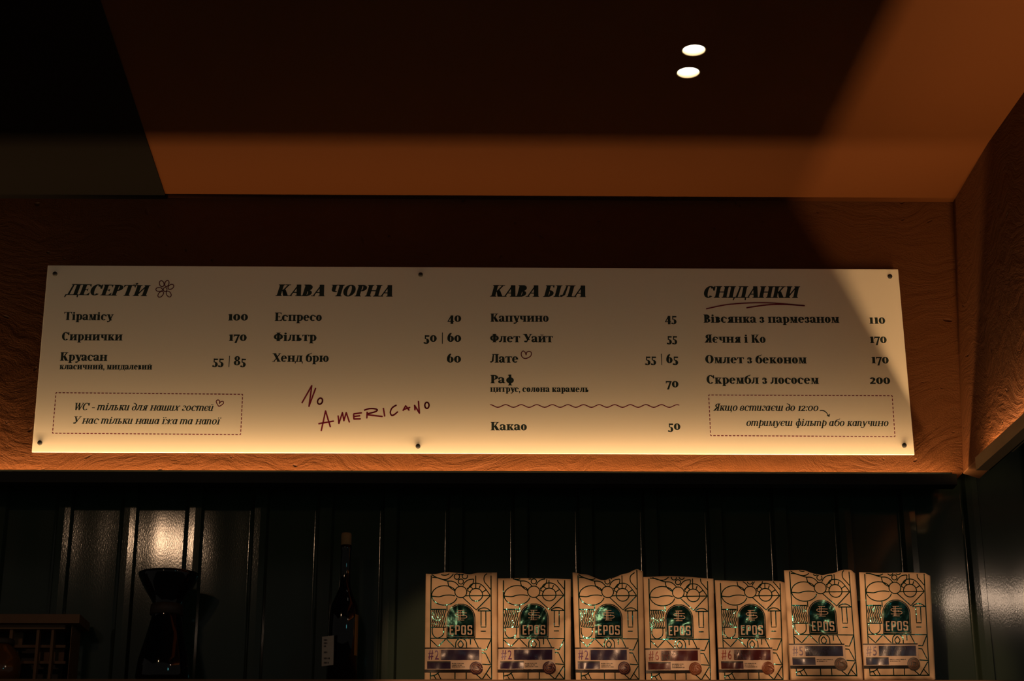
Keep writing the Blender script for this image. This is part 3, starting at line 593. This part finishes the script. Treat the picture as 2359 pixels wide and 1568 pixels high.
def make_bag(bi, B):
    rnd = random.Random(40 + bi); Sx = 165.0
    def topoff(a):
        t = B['top']
        for i in range(len(t) - 1):
            if a <= t[i + 1][0]:
                s = (a - t[i][0]) / (t[i + 1][0] - t[i][0]); s = s * s * (3 - 2 * s); return t[i][1] + (t[i + 1][1] - t[i][1]) * s
        return t[-1][1]
    ph = [rnd.uniform(0, 6.3) for _ in range(8)]; cr = [rnd.uniform(.5, 1.4) for _ in range(4)]
    ybot = (B['bl'][1] + B['br'][1]) / 2
    def bmin(a):          # art coordinate of the top edge
        yt = B['tl'][1] * (1 - a) + B['tr'][1] * a + topoff(a); return BT - (ybot - yt) / Sx
    def pos(a, b_, lift=0.0):
        yl = B['bl'][1] - (BT - b_) * Sx; yr = B['br'][1] - (BT - b_) * Sx
        t = (BT - b_) / BT
        xl = B['bl'][0] + (B['tl'][0] - B['bl'][0]) * t; xr = B['br'][0] + (B['tr'][0] - B['br'][0]) * t
        # depth of the front face behind the bag's foremost plane
        e = min(a, 1 - a); b0 = bmin(a); v = (b_ - b0)
        side = 1 - min(1, max(0, (e - .0) / .085)) ; side = side * side
        bul = math.sin(math.pi * min(1, max(0, (a - .075) / .85))) ** .6
        lean = .034 * (1 - min(1, v / .42)) ** 1.6
        low = max(0, (b_ - 1.36) / .19)
        y = lean * (1 if e > .085 else .85) - 0.010 * bul * min(1, v / .3) * (1 - low) + .012 * low ** 1.3 * min(1, e / .12) + .006 * side * min(1, v / .25)
        y += .0028 * cr[0] * math.sin(9 * a + 5 * b_ + ph[0]) + .0021 * cr[1] * math.sin(17 * b_ - 8 * a + ph[1]) + .0013 * cr[2] * math.sin(31 * a + 13 * b_ + ph[2])
        for k in range(3):   # dented creases
            g = (a - (.25 + .25 * k)) * math.cos(ph[3 + k]) + (b_ - .75) * math.sin(ph[3 + k]); y += .0035 * cr[k] * math.exp(-(g / .035) ** 2) * math.exp(-((b_ - .55) / .4) ** 2)
        # the folded corner crease at lower right
        g = (a - .80) - (b_ - 1.36) * .95; y += (-.004 * math.exp(-(g / .03) ** 2) if b_ > 1.3 and a > .7 else 0)
        y += 0.011 - lift
        return bpY(xl + (xr - xl) * a, yl + (yr - yl) * a, B['Y'] + y)
    org = pos(.5, BT); org = Vector((org.x, B['Y'] + .04, ZS))
    T = thing('coffee_bag', B['lab'], 'coffee bag', org, 'kraft coffee bags in a row on the shelf')
    # body: front, back, sides, thin sealed flaps at the edges
    n, m_ = 44, 44; v = []; f = []
    for j in range(m_ + 1):
        for i in range(n + 1):
            a = i / n; b_ = bmin(a) + (BT - bmin(a)) * j / m_; v.append(pos(a, b_) - org)
    for j in range(m_):
        for i in range(n): k = j * (n + 1) + i; f.append((k, k + n + 1, k + n + 2, k + 1))
    base = len(v)
    for j in range(m_ + 1):
        for i in range(n + 1):
            a = i / n; p = v[j * (n + 1) + i].copy(); t = j / m_; e = min(a, 1 - a)
            d = .0025 + .056 * min(1, t / .45) ** .8 * (1 - (1 - min(1, e / .07)) ** 3) * (1.0)
            p.y += d; v.append(p)
    for j in range(m_):
        for i in range(n): k = base + j * (n + 1) + i; f.append((k, k + 1, k + n + 2, k + n + 1))
    rim = [i for i in range(n + 1)] + [j * (n + 1) + n for j in range(1, m_ + 1)] + [m_ * (n + 1) + i for i in range(n - 1, -1, -1)] + [j * (n + 1) for j in range(m_ - 1, 0, -1)]
    for i in range(len(rim)): a, b_ = rim[i], rim[(i + 1) % len(rim)]; f.append((a, b_, base + b_, base + a))
    for p in v: p.z = max(p.z, 0.0005)
    fixn(link('body', v, f, M['kraft'], T, True))
    def ribbons(name, lines, wd, material, parent, lift, clip=True):
        V = []; FF = []
        for pts in lines:
            q = [pts[0]]
            for i in range(len(pts) - 1):
                L = math.hypot(pts[i + 1][0] - pts[i][0], pts[i + 1][1] - pts[i][1]); k = max(1, int(L / .035))
                for s in range(1, k + 1): q.append((pts[i][0] + (pts[i + 1][0] - pts[i][0]) * s / k, pts[i][1] + (pts[i + 1][1] - pts[i][1]) * s / k))
            prev = None
            for i, (a, b_) in enumerate(q):
                p0 = q[max(i - 1, 0)]; p1 = q[min(i + 1, len(q) - 1)]; dx, dy = p1[0] - p0[0], p1[1] - p0[1]; L = math.hypot(dx, dy) or 1e-9; nx, ny = -dy / L * wd / 2, dx / L * wd / 2
                if clip and b_ < bmin(min(1, max(0, a))) + .006: prev = None; continue
                V += [pos(a + nx, b_ + ny, lift) - org, pos(a - nx, b_ - ny, lift) - org]
                if prev is not None: FF.append((prev, prev + 1, len(V) - 1, len(V) - 2))
                prev = len(V) - 2
        return link(name, V, FF, material, parent, True)
    def patch(rows):     # rows: list of (b, a_left, a_right)
        V = []; FF = []; n2 = 14
        for b_, l, r in rows:
            for i in range(n2 + 1): V.append((l + (r - l) * i / n2, b_))
        for j in range(len(rows) - 1):
            for i in range(n2): k = j * (n2 + 1) + i; FF.append((k, k + 1, k + n2 + 2, k + n2 + 1))
        return V, FF
    def area(name, rows_list, material, parent, lift):
        V = []; FF = []
        for rows in rows_list:
            a, b_ = patch(rows); FF += [tuple(i + len(V) for i in q) for q in b_]; V += a
        return link(name, [pos(a, b_, lift) - org for a, b_ in V], FF, material, parent, True)
    def rect(x0, y0, x1, y1, n3=None):
        (a0, b0), (a1, b1) = cp(x0, y0), cp(x1, y1); n3 = n3 or max(1, int((b1 - b0) / .03)); return [(b0 + (b1 - b0) * i / n3, a0, a1) for i in range(n3 + 1)]
    def tris(name, tl_, material, parent, lift):
        out = []
        for t in tl_:
            if len(t) != 4: out.append(t); continue
            A_, B_, C_, D_ = t; k = max(1, int(max(abs(A_[1] - D_[1]), abs(A_[1] - B_[1]), abs(B_[1] - C_[1])) / 14))
            if abs(A_[1] - B_[1]) > abs(B_[1] - C_[1]): A_, B_, C_, D_ = B_, C_, D_, A_
            L2 = lambda p, q_, s: (p[0] + (q_[0] - p[0]) * s, p[1] + (q_[1] - p[1]) * s)
            out += [[L2(A_, D_, i / k), L2(B_, C_, i / k), L2(B_, C_, (i + 1) / k), L2(A_, D_, (i + 1) / k)] for i in range(k)]
        tl_ = out
        V = []; FF = []
        for t in tl_: FF.append(tuple(range(len(V), len(V) + len(t)))); V += [pos(*cp(x, y), lift) - org for x, y in t]
        return link(name, V, FF, material, parent)
    ribbons('printed_pattern', ART, .0135, M['foil'], T, .0007)
    ribbons('printed_waves', WAVES, .0125, M['foil'], T, .0007)
    # arched badge
    rows = []
    for i in range(15):
        yy = 562 + (745 - 562) * (i / 14) ** 1.5; hw_ = 186 * math.sqrt(max(0, 1 - ((745 - yy) / 186) ** 2)); rows.append((cp(0, yy)[1], cp(517 - hw_, 0)[0], cp(517 + hw_, 0)[0]))
    for i in range(1, 10): rows.append((cp(0, 745 + (1006 - 745) * i / 9)[1], cp(331, 0)[0], cp(703, 0)[0]))
    bd = area('brand_badge', [rows], M['badge'], T, .0010)
    ribbons('badge_outline', [pl((690, 745), (690, 990), (344, 990), (344, 745)) + arc(517, 745, 173, 172, -180, 0)], .0035, M['label'], bd, .0026)
    mono = [pl((470, 648), (560, 648)), pl((490, 648), (490, 775)), pl((510, 648), (510, 775)), pl((470, 775), (560, 775)), pl((490, 712), (555, 712)), spl((592, 682), (530, 680), (470, 680), (447, 696), (470, 712), (530, 713), (575, 714), (594, 731), (575, 748), (510, 749), (445, 747)), pl((545, 700), (545, 724))]
    ribbons('badge_monogram', mono, .008, M['label'], bd, .0026)
    def L_(x): return x
    st = []   # EPOS in condensed block strokes
    def rc(x0, y0, x1, y1): st.append([(x0, y0), (x1, y0), (x1, y1), (x0, y1)])
    y0, y1 = 842, 966; w_ = 17
    x = 372; rc(x, y0, x + w_, y1); rc(x, y0, x + 50, y0 + 15); rc(x, y1 - 15, x + 50, y1); rc(x, 895, x + 42, 910)
    x = 444; rc(x, y0, x + w_, y1); rc(x, y0, x + 48, y0 + 15); rc(x, 902, x + 48, 917); rc(x + 42, y0 + 5, x + 58, 912)
    x = 522; rc(x, y0 + 8, x + w_, y1 - 8); rc(x + 43, y0 + 8, x + 43 + w_, y1 - 8); rc(x + 6, y0, x + 54, y0 + 15); rc(x + 6, y1 - 15, x + 54, y1)
    x = 602; rc(x, y0 + 8, x + w_, 898); rc(x + 6, y0, x + 56, y0 + 15); rc(x + 44, y0 + 6, x + 61, 876); rc(x + 4, 893, x + 54, 911); rc(x + 44, 905, x + 61, y1 - 8); rc(x + 6, y1 - 15, x + 56, y1); rc(x, 934, x + w_, y1 - 6)
    tris('badge_lettering', st, M['label'], bd, .0028)
    # tiny curved lettering round the arch, too small to read
    ticks = []
    for k in range(46):
        an = -172 + 164 * k / 45
        if k % 9 in (7, 8): continue
        r0, r1 = 140, 153; c_, s_ = math.cos(math.radians(an)), math.sin(math.radians(an)); cx_, cy_ = 517, 745
        ticks.append(pl((cx_ + r0 * c_, cy_ + r0 * s_), (cx_ + r1 * c_, cy_ + r1 * s_)))
    ribbons('badge_small_print', ticks, .0055, M['foil'], bd, .0024)
    # origin label
    ink = B['ink']
    lb = area('origin_label', [rect(60, 1150, 785, 1422)], M['label'], T, .0011)
    area('label_bands', [rect(52, 1132, 778, 1150), rect(52, 1420, 660, 1458)], M['dark_ink'], lb, .0014)
    area('colour_field', [rect(262, 1163, 752, 1296), rect(86, 1330, 385, 1410)], M[ink], lb, .0018)
    area('dark_field', [rect(86, 1312, 385, 1330, 1)], M['dark_ink'], lb, .0018)
    nm = M[ink + '_num' if ink != 'purple' else 'purple_num']
    q = [[(104, 1290), (114, 1290), (126, 1168), (116, 1168)], [(134, 1290), (144, 1290), (156, 1168), (146, 1168)], [(98, 1208), (164, 1200), (164, 1208), (98, 1216)], [(96, 1252), (162, 1244), (162, 1252), (96, 1260)]]
    q += text_fit(B['num'], 182, 1168, 232, 1288); q += [[(249, 1163), (252, 1163), (252, 1298), (249, 1298)]]
    tris('number_lettering', q, nm, lb, .0024)
    if B['num'] == '5': q = text_fit('EL SALVADOR', 272, 1170, 640, 1225) + text_fit('SANTA ANA', 272, 1233, 560, 1290)
    elif B['num'] == '6': q = text_fit('RWANDA', 272, 1170, 490, 1225) + text_fit('BARI', 272, 1233, 400, 1290)
    else: q = []
    for k, L in enumerate((150, 120, 165) if B['num'] != '5' else (205, 130)):
        x = 402; r2 = random.Random(k * 7 + int(B['num']))
        while x < 402 + L: wx_ = r2.choice((5, 7, 9)); q.append([(x, 1335 + k * 22), (x + wx_, 1335 + k * 22), (x + wx_, 1346 + k * 22), (x, 1346 + k * 22)]); x += wx_ + r2.choice((3, 3, 9))
    tris('label_lettering', q, M['dark_ink'], lb, .0024)
    rows = []
    for i in range(17): t = -1 + 2 * i / 16; hw_ = 84 * math.sqrt(max(0, 1 - t * t)); rows.append((cp(0, 1400 + 86 * t)[1], cp(712 - hw_, 0)[0], cp(712 + hw_, 0)[0]))
    sl = area('round_seal', [rows], M['seal_' + ink], lb, .0022)
    ribbons('seal_emblem', [arc(712, 1400, 64, 65), pl((690, 1372), (735, 1372)), pl((698, 1372), (698, 1428)), pl((690, 1428), (735, 1428)), pl((698, 1400), (728, 1400)), arc(712, 1400, 44, 45)], .005, M['seal_line'], sl, .0032)
    return T
for i, B in enumerate(BAGS): make_bag(i, B)

# ---------------------------------------------------------------- things in the dark at the left end of the shelf
def onshelf(px, Y): p = bpY(px, 1500, Y); return Vector((p.x, Y, ZS))
PXM = lambda Y: 4077 / ((Y - CAM.y) * 1.035)                    # pixels per metre at depth Y
def lathe_at(name, px, Y, prof_px, material, parent, org, n=40):
    """profile given as (half-width in pixels, picture row) measured on the axis at depth Y"""
    c = onshelf(px, Y); pr = [(r / PXM(Y), max(0.0005, bpY(px, row, Y).z - ZS)) for r, row in prof_px]
    v, f = lathe(pr, n); return fixn(link(name, [q + c - org for q in v], f, material, parent, True))
Y = 4.47; c = onshelf(790, Y)
T = thing('corked_bottle', 'dark bottle with a wooden stopper and a white tag, left of the coffee bags', 'bottle', c)
lathe_at('bottle_body', 790, Y, [(30, 1600), (33, 1590), (33, 1420), (30, 1395), (20, 1372), (13, 1352), (11.5, 1330), (11.5, 1268), (13, 1266), (13, 1257), (11, 1255)], M['bottle'], T, c)
lathe_at('stopper', 790, Y, [(9, 1258), (11.5, 1256), (11.8, 1232), (10.5, 1228)], M['cork'], T, c)
def cardpx(name, pts, Y, material, parent, org, th=0.0008):
    q = [bpY(x, y, Y) - org for x, y in pts]; v, f = prism([p + Vector((0, th, 0)) for p in q], q); return fixn(link(name, v, f, material, parent))
tg = cardpx('paper_tag', [(741, 1534), (768, 1531), (769, 1463), (742, 1466)], 4.425, M['paper'], T, c)
st = []
for r_, (y0, ln) in enumerate(((1472, 8), (1479, 9), (1486, 5), (1500, 8), (1514, 15), (1524, 12))):
    for k in range(0, ln, 3): st.append([bpY(746 + k, y0, 4.4245) - c, bpY(748 + k, y0, 4.4245) - c, bpY(748 + k, y0 + 4, 4.4245) - c, bpY(746 + k, y0 + 4, 4.4245) - c])
v = [q for p in st for q in p]; link('tag_writing', v, [tuple(range(4 * i, 4 * i + 4)) for i in range(len(st))], M['dark_ink'], tg)
v, f = [], []
for i in range(9):
    a = math.radians(-20 + 3.2 * i - 18)
    for y in (1512, 1418):
        zz = bpY(790, y, Y).z - ZS; r = 33.6 / PXM(Y); v.append(Vector((r * math.cos(a), r * math.sin(a), zz)))
f = [(2 * i, 2 * i + 2, 2 * i + 3, 2 * i + 1) for i in range(8)]
link('gold_label_edge', v, f, M['gold'], T)
Y = 4.48; c = onshelf(378, Y)
T = thing('pour_over_carafe', 'dark glass pour-over carafe with a narrow waist beside the wooden box', 'carafe', c)
lathe_at('glass_body', 378, Y, [(38, 1600), (54, 1588), (60, 1560), (56, 1520), (42, 1465), (33, 1425), (32, 1390), (40, 1376), (56, 1350), (66, 1330), (68, 1322), (65, 1322), (54, 1348), (31, 1385), (25, 1390)], M['bottle'], T, c)
lathe_at('waist_collar', 378, Y, [(33, 1418), (37, 1416), (36, 1394), (33, 1392)], M['dark_wood'], T, c)
# wooden display box
Y = 4.495; Yd = 4.595
c = onshelf(80, Y)
T = thing('wooden_display_box', 'brown wooden box with square openings in the lower left corner', 'box', c)
def slab(name, x0, y0, x1, y1, Ya, Yb, material, parent=T):
    a, b_ = bpY(x0, y1, Ya), bpY(x1, y0, Ya); z0, z1 = max(a.z, ZS + .0005), b_.z
    v, f = box(((a.x + b_.x) / 2 - c.x, (Ya + Yb) / 2 - c.y, (z0 + z1) / 2 - c.z), (b_.x - a.x, Yb - Ya, z1 - z0)); o = fixn(link(name, v, f, material, parent)); return o
slab('top_board', -60, 1414, 184, 1434, 4.475, 4.597, M['wood'])
slab('side_post', 152, 1435, 167, 1600, Y, Yd, M['wood'])
slab('back_board', -60, 1435, 152, 1600, 4.582, Yd, M['dark_wood'])
for x in (-30, 20, 82, 116): slab('upright_slat', x - 4, 1449, x + 3, 1600, Y + .01, Y + .03, M['wood'])
for y in (1488, 1525): slab('cross_slat', -60, y - 3, 151, y + 3, Y + .032, Y + .05, M['wood'])
slab('header_rail', -60, 1435, 151, 1448, Y + .004, Y + .05, M['wood'])
for x0, y0 in ((85, 1490), (24, 1452), (119, 1491)): slab('square_tile', x0, y0, x0 + 30, y0 + 33, Y + .056, Y + .07, M['wood'])
Y = 4.447; c = onshelf(2, Y)
T = thing('amber_jar', 'round amber glass jar in front of the wooden box, cut by the left edge', 'jar', c)
lathe_at('jar_body', 2, Y, [(38, 1600), (44, 1585), (47, 1545), (45, 1520), (38, 1502), (26, 1490), (24, 1484)], M['amber'], T, c)
lathe_at('jar_lid', 2, Y, [(27, 1485), (28, 1483), (28, 1474), (26, 1472), (6, 1470)], M['dark_wood'], T, c)
